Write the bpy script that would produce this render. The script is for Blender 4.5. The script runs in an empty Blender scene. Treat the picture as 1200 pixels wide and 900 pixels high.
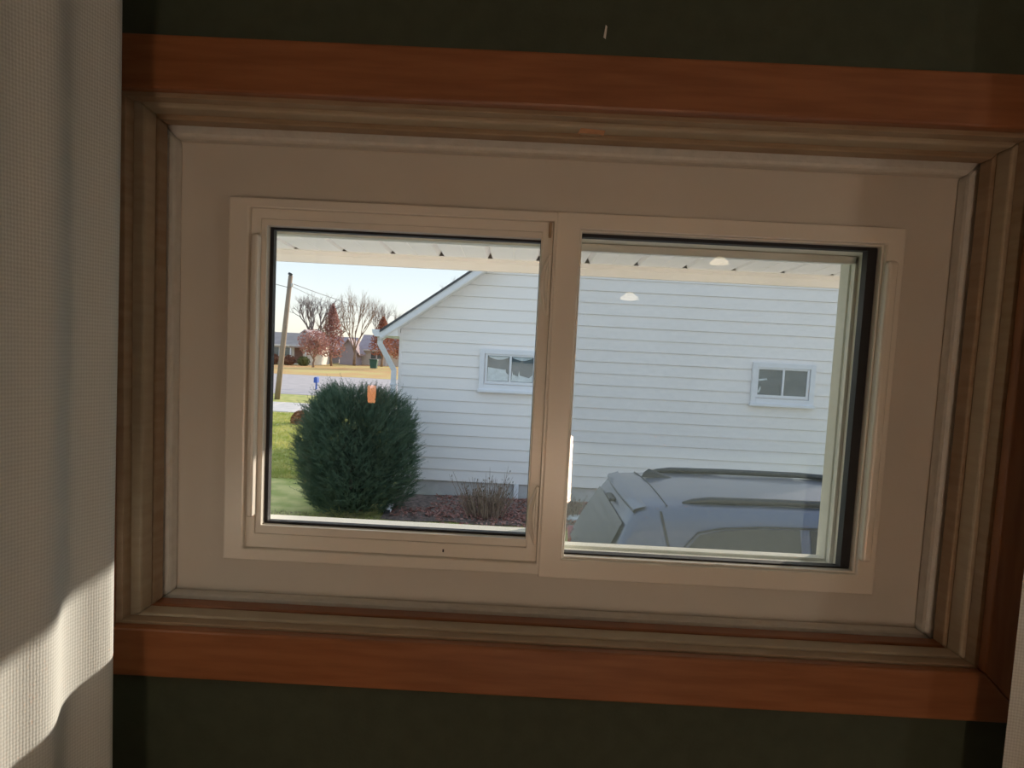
import bpy, bmesh, math, random
from mathutils import Vector, Matrix
R = math.radians
rnd = random.Random(7)
sc = bpy.context.scene
col = sc.collection

# ------------------------------------------------------------------ camera
F_PX, PPY = 800.0, 476.8
PITCH, YAW, ROLL = R(4.44), R(0.49), R(2.876)
EYE = Vector((0.0, -0.9, 2.6))
cd = bpy.data.cameras.new('camera'); cam = bpy.data.objects.new('camera', cd); col.objects.link(cam)
cd.sensor_fit = 'HORIZONTAL'; cd.sensor_width = 36.0
cd.lens = 36.0 * F_PX / 1200.0
cd.shift_y = (PPY - 450.0) / 1200.0
cd.clip_start = 0.02; cd.clip_end = 1000
fw = Vector((-math.sin(YAW)*math.cos(PITCH), math.cos(YAW)*math.cos(PITCH), -math.sin(PITCH)))
r0 = Vector((math.cos(YAW), math.sin(YAW), 0)); u0 = r0.cross(fw)
rt = r0*math.cos(ROLL) + u0*math.sin(ROLL); up = -r0*math.sin(ROLL) + u0*math.cos(ROLL)
cam.matrix_world = Matrix(((rt.x, up.x, -fw.x, EYE.x), (rt.y, up.y, -fw.y, EYE.y), (rt.z, up.z, -fw.z, EYE.z), (0, 0, 0, 1)))
sc.camera = cam

# ------------------------------------------------------------------ sky and sun
SUN_EL, SUN_AZ = R(15.05), R(42.0)          # azimuth measured from +y towards +x
world = bpy.data.worlds.new('sky'); sc.world = world; world.use_nodes = True
wn = world.node_tree; wn.nodes.clear()
sky = wn.nodes.new('ShaderNodeTexSky'); sky.sky_type = 'NISHITA'; sky.sun_disc = False
sky.sun_elevation = R(45.0); sky.sun_rotation = SUN_AZ; sky.air_density = 1.0; sky.dust_density = 0.3; sky.ozone_density = 1.0
bg = wn.nodes.new('ShaderNodeBackground'); bg.inputs['Strength'].default_value = 0.475
wo = wn.nodes.new('ShaderNodeOutputWorld')
gm = wn.nodes.new('ShaderNodeGamma'); gm.inputs['Gamma'].default_value = 0.10
hs = wn.nodes.new('ShaderNodeHueSaturation'); hs.inputs['Saturation'].default_value = 4.3
wn.links.new(sky.outputs[0], gm.inputs['Color']); wn.links.new(gm.outputs[0], hs.inputs['Color']); wn.links.new(hs.outputs[0], bg.inputs['Color']); wn.links.new(bg.outputs[0], wo.inputs['Surface'])
sd = bpy.data.lights.new('sun', 'SUN'); sd.energy = 2.75; sd.angle = R(0.53); sd.color = (1.0, 0.87, 0.70)
sun = bpy.data.objects.new('sun', sd); col.objects.link(sun)
tosun = Vector((math.sin(SUN_AZ)*math.cos(SUN_EL), math.cos(SUN_AZ)*math.cos(SUN_EL), math.sin(SUN_EL)))
sun.rotation_euler = tosun.to_track_quat('Z', 'Y').to_euler(); sun.location = (12, 14, 9)
FILL_LAMP = 18.5                                  # glow of the made-up fill lamp added behind the viewer
FILL_SCONCE = 9.5                                # glow of the made-up sconce added on the right hand wall
vs = sc.view_settings
vs.view_transform = 'Standard'; vs.look = 'None'; vs.gamma = 1.0; vs.use_curve_mapping = False; vs.exposure = 0.90
sc.cycles.use_denoising = True
sc.cycles.max_bounces = 10; sc.cycles.diffuse_bounces = 6; sc.cycles.transparent_max_bounces = 16
sc.cycles.sample_clamp_indirect = 6.0; sc.cycles.caustics_reflective = False; sc.cycles.caustics_refractive = False

# ------------------------------------------------------------------ materials
MATS = {}
def mat(name, color, rough=0.6, var=0.0, scale=20.0, bump=0.0, metal=0.0, color2=None, coat=0.0, spec=0.5, stretch=(1, 1, 1), detail=4.0, bscale=None):
    if name in MATS: return MATS[name]
    m = bpy.data.materials.new(name); m.use_nodes = True; nt = m.node_tree
    b = nt.nodes['Principled BSDF']
    b.inputs['Roughness'].default_value = rough; b.inputs['Metallic'].default_value = metal
    b.inputs['Specular IOR Level'].default_value = spec; b.inputs['Coat Weight'].default_value = coat
    c1 = tuple(color)
    tc = nt.nodes.new('ShaderNodeTexCoord'); mp = nt.nodes.new('ShaderNodeMapping'); mp.inputs['Scale'].default_value = stretch
    nt.links.new(tc.outputs['Object'], mp.inputs[0])
    n = nt.nodes.new('ShaderNodeTexNoise'); n.inputs['Scale'].default_value = scale; n.inputs['Detail'].default_value = detail
    nt.links.new(mp.outputs[0], n.inputs['Vector'])
    rp = nt.nodes.new('ShaderNodeValToRGB')
    if color2 is None:
        lo = tuple(max(0, v*(1-var)) for v in c1); hi = tuple(min(1, v*(1+var)) for v in c1)
    else: lo, hi = c1, tuple(color2)
    rp.color_ramp.elements[0].position = 0.36; rp.color_ramp.elements[1].position = 0.64
    rp.color_ramp.elements[0].color = (*lo, 1); rp.color_ramp.elements[1].color = (*hi, 1)
    nt.links.new(n.outputs['Fac'], rp.inputs[0]); nt.links.new(rp.outputs[0], b.inputs['Base Color'])
    if bump:
        n2 = n
        if bscale:
            n2 = nt.nodes.new('ShaderNodeTexNoise'); n2.inputs['Scale'].default_value = bscale; n2.inputs['Detail'].default_value = 3
            nt.links.new(mp.outputs[0], n2.inputs['Vector'])
        bp = nt.nodes.new('ShaderNodeBump'); bp.inputs['Strength'].default_value = bump; bp.inputs['Distance'].default_value = 0.01
        nt.links.new(n2.outputs['Fac'], bp.inputs['Height']); nt.links.new(bp.outputs[0], b.inputs['Normal'])
    MATS[name] = m; return m

def mat_emit(name, color, strength):
    m = bpy.data.materials.new(name); m.use_nodes = True; b = m.node_tree.nodes['Principled BSDF']
    b.inputs['Base Color'].default_value = (*color, 1); b.inputs['Emission Color'].default_value = (*color, 1); b.inputs['Emission Strength'].default_value = strength
    return m

def mat_glass(name, refl=0.045, tint=(1, 1, 1), haze=0.0):
    m = bpy.data.materials.new(name); m.use_nodes = True; nt = m.node_tree; nt.nodes.clear()
    o = nt.nodes.new('ShaderNodeOutputMaterial'); mx = nt.nodes.new('ShaderNodeMixShader')
    t = nt.nodes.new('ShaderNodeBsdfTransparent'); t.inputs[0].default_value = (*tint, 1)
    g = nt.nodes.new('ShaderNodeBsdfGlossy'); g.inputs['Roughness'].default_value = 0.0
    lw = nt.nodes.new('ShaderNodeLayerWeight'); lw.inputs['Blend'].default_value = 0.5
    p = nt.nodes.new('ShaderNodeMath'); p.operation = 'POWER'; p.inputs[1].default_value = 5
    a = nt.nodes.new('ShaderNodeMath'); a.operation = 'MULTIPLY_ADD'; a.inputs[1].default_value = 0.8; a.inputs[2].default_value = refl
    nt.links.new(lw.outputs['Facing'], p.inputs[0]); nt.links.new(p.outputs[0], a.inputs[0]); nt.links.new(a.outputs[0], mx.inputs[0])
    src = t
    if haze:
        d = nt.nodes.new('ShaderNodeBsdfTranslucent'); d.inputs[0].default_value = (0.8, 0.82, 0.82, 1)
        m2 = nt.nodes.new('ShaderNodeMixShader'); m2.inputs[0].default_value = haze
        nt.links.new(t.outputs[0], m2.inputs[1]); nt.links.new(d.outputs[0], m2.inputs[2]); src = m2
    nt.links.new(src.outputs[0], mx.inputs[1]); nt.links.new(g.outputs[0], mx.inputs[2]); nt.links.new(mx.outputs[0], o.inputs[0])
    return m

def mat_screen(name):
    m = bpy.data.materials.new(name); m.use_nodes = True; nt = m.node_tree; nt.nodes.clear()
    o = nt.nodes.new('ShaderNodeOutputMaterial'); mx = nt.nodes.new('ShaderNodeMixShader')
    t = nt.nodes.new('ShaderNodeBsdfTransparent')
    d = nt.nodes.new('ShaderNodeBsdfDiffuse'); d.inputs[0].default_value = (0.32, 0.36, 0.36, 1)
    tr = nt.nodes.new('ShaderNodeBsdfTranslucent'); tr.inputs[0].default_value = (0.25, 0.31, 0.30, 1)
    dm = nt.nodes.new('ShaderNodeMixShader'); dm.inputs[0].default_value = 0.5
    nt.links.new(d.outputs[0], dm.inputs[1]); nt.links.new(tr.outputs[0], dm.inputs[2])
    tc = nt.nodes.new('ShaderNodeTexCoord'); ths = []
    for ax in ('X', 'Z'):
        w = nt.nodes.new('ShaderNodeTexWave'); w.wave_type = 'BANDS'; w.bands_direction = ax; w.inputs['Scale'].default_value = 1/0.00145*0.05*6.2832/1.0*1.0
        w.inputs['Distortion'].default_value = 0
        nt.links.new(tc.outputs['Object'], w.inputs['Vector'])
        g = nt.nodes.new('ShaderNodeMath'); g.operation = 'GREATER_THAN'; g.inputs[1].default_value = 0.966
        nt.links.new(w.outputs['Fac'], g.inputs[0]); ths.append(g)
    mxm = nt.nodes.new('ShaderNodeMath'); mxm.operation = 'MAXIMUM'
    nt.links.new(ths[0].outputs[0], mxm.inputs[0]); nt.links.new(ths[1].outputs[0], mxm.inputs[1])
    nt.links.new(mxm.outputs[0], mx.inputs[0]); nt.links.new(t.outputs[0], mx.inputs[1]); nt.links.new(dm.outputs[0], mx.inputs[2])
    nt.links.new(mx.outputs[0], o.inputs[0]); return m

def mat_fabric(name, color, transl=0.3):
    m = bpy.data.materials.new(name); m.use_nodes = True; nt = m.node_tree; nt.nodes.clear()
    o = nt.nodes.new('ShaderNodeOutputMaterial'); mx = nt.nodes.new('ShaderNodeMixShader'); mx.inputs[0].default_value = transl
    d = nt.nodes.new('ShaderNodeBsdfDiffuse'); t = nt.nodes.new('ShaderNodeBsdfTranslucent')
    uv = nt.nodes.new('ShaderNodeTexCoord')
    hs = []
    for ax, s in (('X', 330.0), ('Y', 260.0)):
        w = nt.nodes.new('ShaderNodeTexWave'); w.bands_direction = ax; w.inputs['Scale'].default_value = s*0.31
        w.inputs['Distortion'].default_value = 1.6; w.inputs['Detail'].default_value = 2; w.inputs['Detail Scale'].default_value = 2
        nt.links.new(uv.outputs['UV'], w.inputs['Vector']); hs.append(w)
    ad = nt.nodes.new('ShaderNodeMath'); ad.operation = 'ADD'
    nt.links.new(hs[0].outputs['Fac'], ad.inputs[0]); nt.links.new(hs[1].outputs['Fac'], ad.inputs[1])
    nz = nt.nodes.new('ShaderNodeTexNoise'); nz.inputs['Scale'].default_value = 60; nt.links.new(uv.outputs['UV'], nz.inputs['Vector'])
    rp = nt.nodes.new('ShaderNodeMapRange'); rp.inputs[1].default_value = 0; rp.inputs[2].default_value = 2; rp.inputs[3].default_value = 0.86; rp.inputs[4].default_value = 1.06
    nt.links.new(ad.outputs[0], rp.inputs[0])
    mul = nt.nodes.new('ShaderNodeMixRGB'); mul.blend_type = 'MULTIPLY'; mul.inputs[0].default_value = 1; mul.inputs[1].default_value = (*color, 1)
    nt.links.new(rp.outputs[0], mul.inputs[2])
    bp = nt.nodes.new('ShaderNodeBump'); bp.inputs['Strength'].default_value = 0.22; bp.inputs['Distance'].default_value = 0.001
    nt.links.new(ad.outputs[0], bp.inputs['Height'])
    for s in (d, t):
        nt.links.new(mul.outputs[0], s.inputs['Color']); nt.links.new(bp.outputs[0], s.inputs['Normal'])
    nt.links.new(d.outputs[0], mx.inputs[1]); nt.links.new(t.outputs[0], mx.inputs[2]); nt.links.new(mx.outputs[0], o.inputs[0]); return m

def mat_leaf(name, c1, c2, transl=0.35, scale=3.0):
    m = bpy.data.materials.new(name); m.use_nodes = True; nt = m.node_tree; nt.nodes.clear()
    o = nt.nodes.new('ShaderNodeOutputMaterial'); mx = nt.nodes.new('ShaderNodeMixShader'); mx.inputs[0].default_value = transl
    d = nt.nodes.new('ShaderNodeBsdfDiffuse'); t = nt.nodes.new('ShaderNodeBsdfTranslucent')
    tc = nt.nodes.new('ShaderNodeTexCoord'); n = nt.nodes.new('ShaderNodeTexNoise'); n.inputs['Scale'].default_value = scale; n.inputs['Detail'].default_value = 6
    nt.links.new(tc.outputs['Object'], n.inputs['Vector'])
    rp = nt.nodes.new('ShaderNodeValToRGB'); rp.color_ramp.elements[0].position = 0.35; rp.color_ramp.elements[1].position = 0.65
    rp.color_ramp.elements[0].color = (*c1, 1); rp.color_ramp.elements[1].color = (*c2, 1)
    nt.links.new(n.outputs['Fac'], rp.inputs[0])
    for s in (d, t): nt.links.new(rp.outputs[0], s.inputs['Color'])
    nt.links.new(d.outputs[0], mx.inputs[1]); nt.links.new(t.outputs[0], mx.inputs[2]); nt.links.new(mx.outputs[0], o.inputs[0]); return m

# ------------------------------------------------------------------ mesh helpers
class MB:
    def __init__(s): s.v = []; s.f = []
    def add(s, vs, fs):
        k = len(s.v); s.v += [tuple(p) for p in vs]; s.f += [tuple(i+k for i in f) for f in fs]; return s
    def box(s, x0, x1, y0, y1, z0, z1):
        return s.add([(x0,y0,z0),(x1,y0,z0),(x1,y1,z0),(x0,y1,z0),(x0,y0,z1),(x1,y0,z1),(x1,y1,z1),(x0,y1,z1)],
                     [(0,3,2,1),(4,5,6,7),(0,1,5,4),(1,2,6,5),(2,3,7,6),(3,0,4,7)])
    def prism(s, poly, axis, a, b):
        """poly: 2D points; axis 'y': (x,z) extruded y a..b; 'x': (y,z); 'z': (x,y)"""
        n = len(poly)
        mk = {'y': lambda p, t: (p[0], t, p[1]), 'x': lambda p, t: (t, p[0], p[1]), 'z': lambda p, t: (p[0], p[1], t)}[axis]
        vs = [mk(p, a) for p in poly] + [mk(p, b) for p in poly]
        fs = [tuple(range(n)), tuple(range(2*n-1, n-1, -1))] + [(i, i+n, (i+1) % n + n, (i+1) % n) for i in range(n)]
        return s.add(vs, fs)
    def tube(s, pts, rad, n=8, cap=True):
        pts = [Vector(p) for p in pts]
        if not isinstance(rad, (list, tuple)): rad = [rad]*len(pts)
        k = len(s.v); prev = None
        for i, p in enumerate(pts):
            d = (pts[min(i+1, len(pts)-1)] - pts[max(i-1, 0)]).normalized()
            ref = Vector((0, 0, 1)) if abs(d.z) < 0.9 else Vector((1, 0, 0))
            a = d.cross(ref).normalized() if prev is None else (prev - d*prev.dot(d)).normalized()
            b = d.cross(a); prev = a
            for j in range(n):
                t = 2*math.pi*j/n; s.v.append(tuple(p + (a*math.cos(t) + b*math.sin(t))*rad[i]))
        for i in range(len(pts)-1):
            for j in range(n):
                s.f.append((k+i*n+j, k+i*n+(j+1) % n, k+(i+1)*n+(j+1) % n, k+(i+1)*n+j))
        if cap and n > 2:
            s.f.append(tuple(k+j for j in range(n-1, -1, -1))); s.f.append(tuple(k+(len(pts)-1)*n+j for j in range(n)))
        return s
    def lathe(s, prof, c, n=20):
        k = len(s.v)
        for r, z in prof:
            for j in range(n):
                t = 2*math.pi*j/n; s.v.append((c[0]+r*math.cos(t), c[1]+r*math.sin(t), c[2]+z))
        for i in range(len(prof)-1):
            for j in range(n):
                s.f.append((k+i*n+j, k+i*n+(j+1) % n, k+(i+1)*n+(j+1) % n, k+(i+1)*n+j))
        return s
    def grid(s, rows, close=False):
        k = len(s.v); m = len(rows[0])
        for r in rows: s.v += [tuple(p) for p in r]
        for i in range(len(rows)-1):
            for j in range(m-1 if not close else m):
                s.f.append((k+i*m+j, k+i*m+(j+1) % m, k+(i+1)*m+(j+1) % m, k+(i+1)*m+j))
        return s
    def build(s, name, material, parent=None, smooth=False, bevel=0.0, seg=2, fix=True):
        me = bpy.data.meshes.new(name); me.from_pydata(s.v, [], s.f); me.update()
        if fix:
            bm = bmesh.new(); bm.from_mesh(me); bmesh.ops.recalc_face_normals(bm, faces=bm.faces); bm.to_mesh(me); bm.free()
        if smooth:
            for p in me.polygons: p.use_smooth = True
        me.materials.append(material)
        o = bpy.data.objects.new(name, me); col.objects.link(o)
        if bevel:
            md = o.modifiers.new('bevel', 'BEVEL'); md.width = bevel; md.segments = seg; md.limit_method = 'ANGLE'; md.angle_limit = R(40)
        if parent is not None: attach(o, parent)
        return o

def attach(o, parent):
    o.parent = parent; o.matrix_parent_inverse = base_matrix(parent).inverted()
def base_matrix(o):
    m = Matrix.Translation(o.location) @ o.rotation_euler.to_matrix().to_4x4()
    return (base_matrix(o.parent) @ o.matrix_parent_inverse @ m) if o.parent else m
def tag(o, label=None, cat=None, group=None, kind=None):
    if label: o['label'] = label
    if cat: o['category'] = cat
    if group: o['group'] = group
    if kind: o['kind'] = kind
    return o
def thing(name, loc, label, cat, group=None, kind=None):
    o = bpy.data.objects.new(name, None); o.empty_display_size = 0.1; o.location = loc; col.objects.link(o)
    return tag(o, label, cat, group, kind)
def ring(name, outer, inner, y0, y1, m, parent, bevel=0.0015, sides='lrtb', mats=None):
    """four mitred boards; rects are (x0,x1,z0,z1)"""
    X0, X1, Z0, Z1 = outer; x0, x1, z0, z1 = inner; out = {}
    P = {'l': [(X0,Z0),(x0,z0),(x0,z1),(X0,Z1)], 'r': [(X1,Z0),(X1,Z1),(x1,z1),(x1,z0)],
         't': [(X0,Z1),(x0,z1),(x1,z1),(X1,Z1)], 'b': [(X0,Z0),(X1,Z0),(x1,z0),(x0,z0)]}
    for sd_ in sides:
        out[sd_] = MB().prism(P[sd_], 'y', y0, y1).build(name, (mats or {}).get(sd_, m), parent, bevel=bevel)
    return out
def frame(name, outer, inner, y0, y1, m, parent, bevel=0.0015):
    """one welded rectangular frame without joint lines"""
    def rc(r, y): return [(r[0],y,r[2]),(r[1],y,r[2]),(r[1],y,r[3]),(r[0],y,r[3])]
    v = rc(outer,y0)+rc(inner,y0)+rc(outer,y1)+rc(inner,y1); f = []
    for k in range(4):
        n = (k+1) % 4
        f += [(k,n,4+n,4+k),(8+k,12+k,12+n,8+n),(k,8+k,8+n,n),(4+k,4+n,12+n,12+k)]
    return MB().add(v, f).build(name, m, parent, bevel=bevel)
def holed(outer, hole, y0, y1):
    """wall slab with a rectangular hole"""
    X0, X1, Z0, Z1 = outer; x0, x1, z0, z1 = hole; m = MB()
    m.box(X0, x0, y0, y1, Z0, Z1); m.box(x1, X1, y0, y1, Z0, Z1); m.box(x0, x1, y0, y1, Z0, z0); m.box(x0, x1, y0, y1, z1, Z1); return m

# palette
M_wall = mat('green_wall_paint', (0.054, 0.068, 0.044), 0.75, 0.08, 35, 0.06, bscale=260)
M_ceil = mat('ceiling_paint', (0.72, 0.70, 0.66), 0.9, 0.03, 6)
M_floor = mat('oak_floor', (0.34, 0.19, 0.09), 0.45, 0.25, 6, stretch=(1, 12, 1))
M_case = mat('orange_stained_pine', (0.33, 0.125, 0.050), 0.40, color2=(0.25, 0.090, 0.034), scale=5, stretch=(1.5, 1, 16), bump=0.05)
M_casev = mat('orange_stained_pine_upright', (0.33, 0.125, 0.050), 0.40, color2=(0.25, 0.090, 0.034), scale=5, stretch=(16, 1, 1.5), bump=0.05)
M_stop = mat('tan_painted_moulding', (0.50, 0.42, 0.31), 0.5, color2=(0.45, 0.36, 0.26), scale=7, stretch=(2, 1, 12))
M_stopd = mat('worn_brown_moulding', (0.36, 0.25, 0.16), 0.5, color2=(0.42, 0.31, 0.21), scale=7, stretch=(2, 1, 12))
M_vinyl = mat('white_vinyl', (0.86, 0.82, 0.76), 0.27, 0.015, 5, spec=0.5)
M_panel = mat('off_white_cover_board', (0.69, 0.65, 0.60), 0.45, 0.03, 6)
M_vinylx = mat('white_vinyl_outside', (0.83, 0.83, 0.78), 0.35, 0.015, 5)
M_gask = mat('black_gasket', (0.012, 0.012, 0.018), 0.55, 0.1, 30)
M_caulk = mat('white_caulk', (0.74, 0.73, 0.70), 0.55, 0.04, 60, 0.2)
M_glass = mat_glass('window_glass', 0.03)
M_screen = mat_screen('insect_screen_weave')
M_linen = mat_fabric('off_white_linen', (0.79, 0.815, 0.80), 0.18)

# ================================================================== THE ROOM
RX0, RX1, RY0, FZ, CZ = -2.2, 2.4, -3.9, 1.05, 3.47
HOLE = (-0.545, 0.652, 2.194, 2.926)
wf = holed((-5.0, 5.0, 0.0, 3.47), HOLE, 0.0, 0.2).build('wall_front', M_wall)
tag(wf, 'dark green painted wall around the window', kind='structure')
ec = holed((-5.0, 5.0, 0.0, 2.88), (-0.455, 0.565, 2.235, 2.835), 0.2, 0.222).build('cladding', mat('white_wall_cladding', (0.86, 0.86, 0.86), 0.6, 0.02, 2), wf)
sc_m = MB(); sc_m.prism([(0.0845,3.005),(0.0875,3.003),(0.0885,3.018),(0.0865,3.020)], 'y', -0.0012, 0.0)
sc_m.build('paint_scuff', M_caulk, wf)
tag(MB().box(RX0-0.1, RX0, RY0, 0, FZ, CZ).build('wall_left', M_wall), 'dark green side wall beyond the left curtain', kind='structure')
tag(MB().box(RX1, RX1+0.1, RY0, 0, FZ, CZ).build('wall_right', M_wall), 'dark green side wall on the right', kind='structure')
tag(MB().box(RX0-0.1, RX1+0.1, RY0-0.1, RY0, FZ, CZ).build('wall_back', M_wall), 'dark green wall behind the viewer', kind='structure')
fl = tag(bpy.data.objects.new('floor', None), 'oak plank floor of the room', kind='structure'); col.objects.link(fl); fl.location = (0, -2, FZ)
pw = (RX1 - RX0) / 36.0
pm = MB().box(0, pw-0.002, RY0, 0, FZ-0.05, FZ)
p0 = pm.build('plank', M_floor, fl); p0.location.x += RX0
for i in range(1, 36):
    c = p0.copy(); col.objects.link(c); c.location.x = p0.location.x + pw*i; c.location.z = -0.0006*(i % 3)
tag(MB().box(RX0-0.1, RX1+0.1, RY0-0.1, 0.0, CZ, CZ+0.1).build('ceiling', M_ceil), 'white ceiling of the room', kind='structure')

# ------------------------------------------------------------------ casing and mouldings
CI = (-0.532, 0.637, 2.209, 2.911)
t1 = thing('trim_1', (0.05, 0, 2.14), 'orange stained wooden casing boards framing the window', None, kind='structure')
CO = (CI[0]-0.066, CI[1]+0.066, 2.142, 2.977)
ring('casing_board', CO, CI, -0.018, 0.0, M_case, t1, 0.003, mats={'l': M_casev, 'r': M_casev})
t2 = thing('trim_2', (0.05, 0.02, 2.2), 'stepped tan painted stop mouldings lining the window recess', None, kind='structure')
def inset(r, l, rr, b, t): return (r[0]+l, r[1]-rr, r[2]+b, r[3]-t)
S0 = (HOLE[0], HOLE[1], HOLE[2], HOLE[3])
S1 = inset(CI, 0.008, 0.004, 0.003, 0.005)       # quirk behind the casing edge
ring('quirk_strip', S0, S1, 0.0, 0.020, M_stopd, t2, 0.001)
S2 = inset(CI, 0.022, 0.011, 0.006, 0.011)
ring('stop_bead', S0, S2, 0.020, 0.050, M_stop, t2, 0.003)
S3 = inset(CI, 0.0245, 0.016, 0.0085, 0.017)
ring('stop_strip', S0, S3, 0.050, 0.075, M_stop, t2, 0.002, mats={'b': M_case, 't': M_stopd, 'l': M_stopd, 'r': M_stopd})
S4 = inset(CI, 0.028, 0.023, 0.0105, 0.030)
ring('caulk_bead', S0, S4, 0.084, 0.112, M_caulk, t2, 0.006)
MB().prism([(0.060,2.8915),(0.094,2.8905),(0.096,2.8965),(0.064,2.8985)], 'y', 0.0187, 0.0215).build('bare_wood_chip', mat('bare_wood', (0.62, 0.34, 0.20), 0.7, 0.1, 80), t2)
MB().prism([(0.062,2.8915),(0.090,2.8905),(0.088,2.8892),(0.066,2.8897)], 'y', 0.0165, 0.0205).build('paint_flake', M_stopd, t2)

# ------------------------------------------------------------------ the vinyl slider window
w1 = thing('window_1', (0.05, 0.11, 2.2), 'white vinyl sliding window with two panes in a deep wooden recess', None, kind='structure')
FLAT = (-0.543, 0.645, 2.196, 2.905)
LU = (-0.4255, 0.0425, 2.277, 2.803)      # left unit outer
RF = (0.0425, 0.5405, 2.270, 2.806)       # right frame outer
frame('cover_panel', FLAT, (-0.420, 0.535, 2.281, 2.798), 0.111, 0.118, M_panel, w1, 0.001)
# left unit: protruding surround, stepped sash inside
LS = (-0.396, 0.040, 2.2935, 2.790)
LO = (-0.3745, 0.0215, 2.3265, 2.767)
frame('surround_rail', LU, (LS[0], 0.0385, LS[2], LS[3]), 0.085, 0.13, M_vinyl, w1, 0.0032)
sash = MB().box(-0.40, -0.396, 0.1, 0.12, 2.4, 2.41)   # tongue in the track
sash = sash.build('sash', M_vinyl, w1)
SM = (LO[0]-0.008, LO[1]+0.0015, LO[2]-0.012, LO[3]+0.009)
frame('sash_rail', (LS[0], 0.0386, LS[2], LS[3]), SM, 0.0945, 0.135, M_vinyl, sash, 0.0012)
frame('sash_bead', SM, LO, 0.098, 0.128, M_vinyl, sash, 0.002)
ring('gasket', (LO[0]-0.001, LO[1]+0.001, LO[2]-0.001, LO[3]+0.001), (LO[0]+0.005, LO[1]-0.0005, LO[2]+0.0035, LO[3]-0.0035), 0.112, 0.124, M_gask, sash, 0.0)
MB().box(LO[0], LO[1], 0.1155, 0.1195, LO[2], LO[3]).build('glass_pane', M_glass, sash)
MB().box(-0.3905, -0.381, 0.0795, 0.097, 2.342, 2.752).build('pull_rail', M_vinyl, sash, bevel=0.0035, seg=3)
def pull(zc, sgn):
    m = MB(); pts = []; ra = []
    for i in range(15):
        t = i/14; z = zc - 0.045 + 0.09*t; b = math.sin(math.pi*t)
        pts.append((0.0352 - 0.0105*b*(1 if sgn > 0 else 0.9), 0.0905 - 0.0105*b, z)); ra.append(0.0014 + 0.0026*b)
    m.tube(pts, ra, 8)
    m.box(0.0335, 0.0372, 0.0868, 0.096, zc-0.043, zc+0.043)
    return m.build('finger_pull', M_vinyl, sash, smooth=False, bevel=0.0008)
pull(2.700, 1); pull(2.365, -1)
MB().box(0.0315, 0.0355, 0.0895, 0.0955, 2.768, 2.789).build('latch', M_stopd, sash, bevel=0.001)
MB().tube([(-0.10, 0.0938, 2.3015), (-0.10, 0.0938, 2.3055)], 0.0012, 6).build('weep_mark', M_gask, sash)
# right fixed light
RO = (0.0800, 0.5110, 2.3025, 2.780)
frame('fixed_frame', RF, (RO[0]-0.003, RO[1]+0.003, RO[2]-0.003, RO[3]+0.003), 0.095, 0.135, M_vinyl, w1, 0.002)
frame('glazing_bead', (RO[0]-0.003, RO[1]+0.003, RO[2]-0.003, RO[3]+0.003), RO, 0.101, 0.132, M_vinyl, w1, 0.0015)
ring('gasket', (RO[0]-0.001, RO[1]+0.001, RO[2]-0.001, RO[3]+0.001), (RO[0]+0.0008, RO[1]-0.0135, RO[2]+0.0022, RO[3]-0.0048), 0.114, 0.130, M_gask, w1, 0.0)
MB().box(RO[0], RO[1], 0.1195, 0.1235, RO[2], RO[3]).build('glass_pane', M_glass, w1)
MB().box(0.5125, 0.5275, 0.0815, 0.097, 2.322, 2.758).build('pull_rail', M_vinyl, w1, bevel=0.005, seg=3)
# exterior part of the frame
EO = (-0.4080, 0.5125, 2.2890, 2.776)
frame('outer_frame', (-0.45, 0.56, 2.24, 2.83), EO, 0.136, 0.232, M_vinylx, w1, 0.002)
frame('outer_step', EO, (EO[0]+0.002, EO[1]-0.0045, EO[2]+0.006, EO[3]-0.006), 0.190, 0.212, M_vinylx, w1, 0.001)
MB().box(0.030, 0.076, 0.136, 0.225, EO[2], EO[3]).build('meeting_stile', M_vinylx, w1, bevel=0.002)
MB().prism([(0.136,2.296),(0.232,2.286),(0.262,2.281),(0.262,2.270),(0.136,2.270)], 'x', -0.43, 0.56).build('outer_sill', M_vinylx, w1, bevel=0.001)
MB().prism([(0.137,2.300),(0.137,2.3165),(0.150,2.3175),(0.222,2.3120),(0.224,2.300)], 'x', -0.4075, 0.030).build('sash_track', M_vinylx, w1, bevel=0.001)
scr = MB().box(0.074, 0.086, 0.170, 0.182, EO[2]+0.004, EO[3]-0.004).build('insect_screen', M_vinylx, w1)
MB().box(0.5075, 0.5123, 0.170, 0.182, EO[2]+0.004, EO[3]-0.004).build('screen_rail', M_vinylx, scr)
MB().box(0.074, 0.511, 0.170, 0.182, EO[3]-0.012, EO[3]-0.001).build('screen_rail', M_vinylx, scr)
MB().add([(0.076,0.176,EO[2]),(0.511,0.176,EO[2]),(0.511,0.176,EO[3]),(0.076,0.176,EO[3])], [(0,1,2,3)]).build('screen_mesh', M_screen, scr, fix=False)
tag(scr, 'grey insect screen over the right pane')

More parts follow.
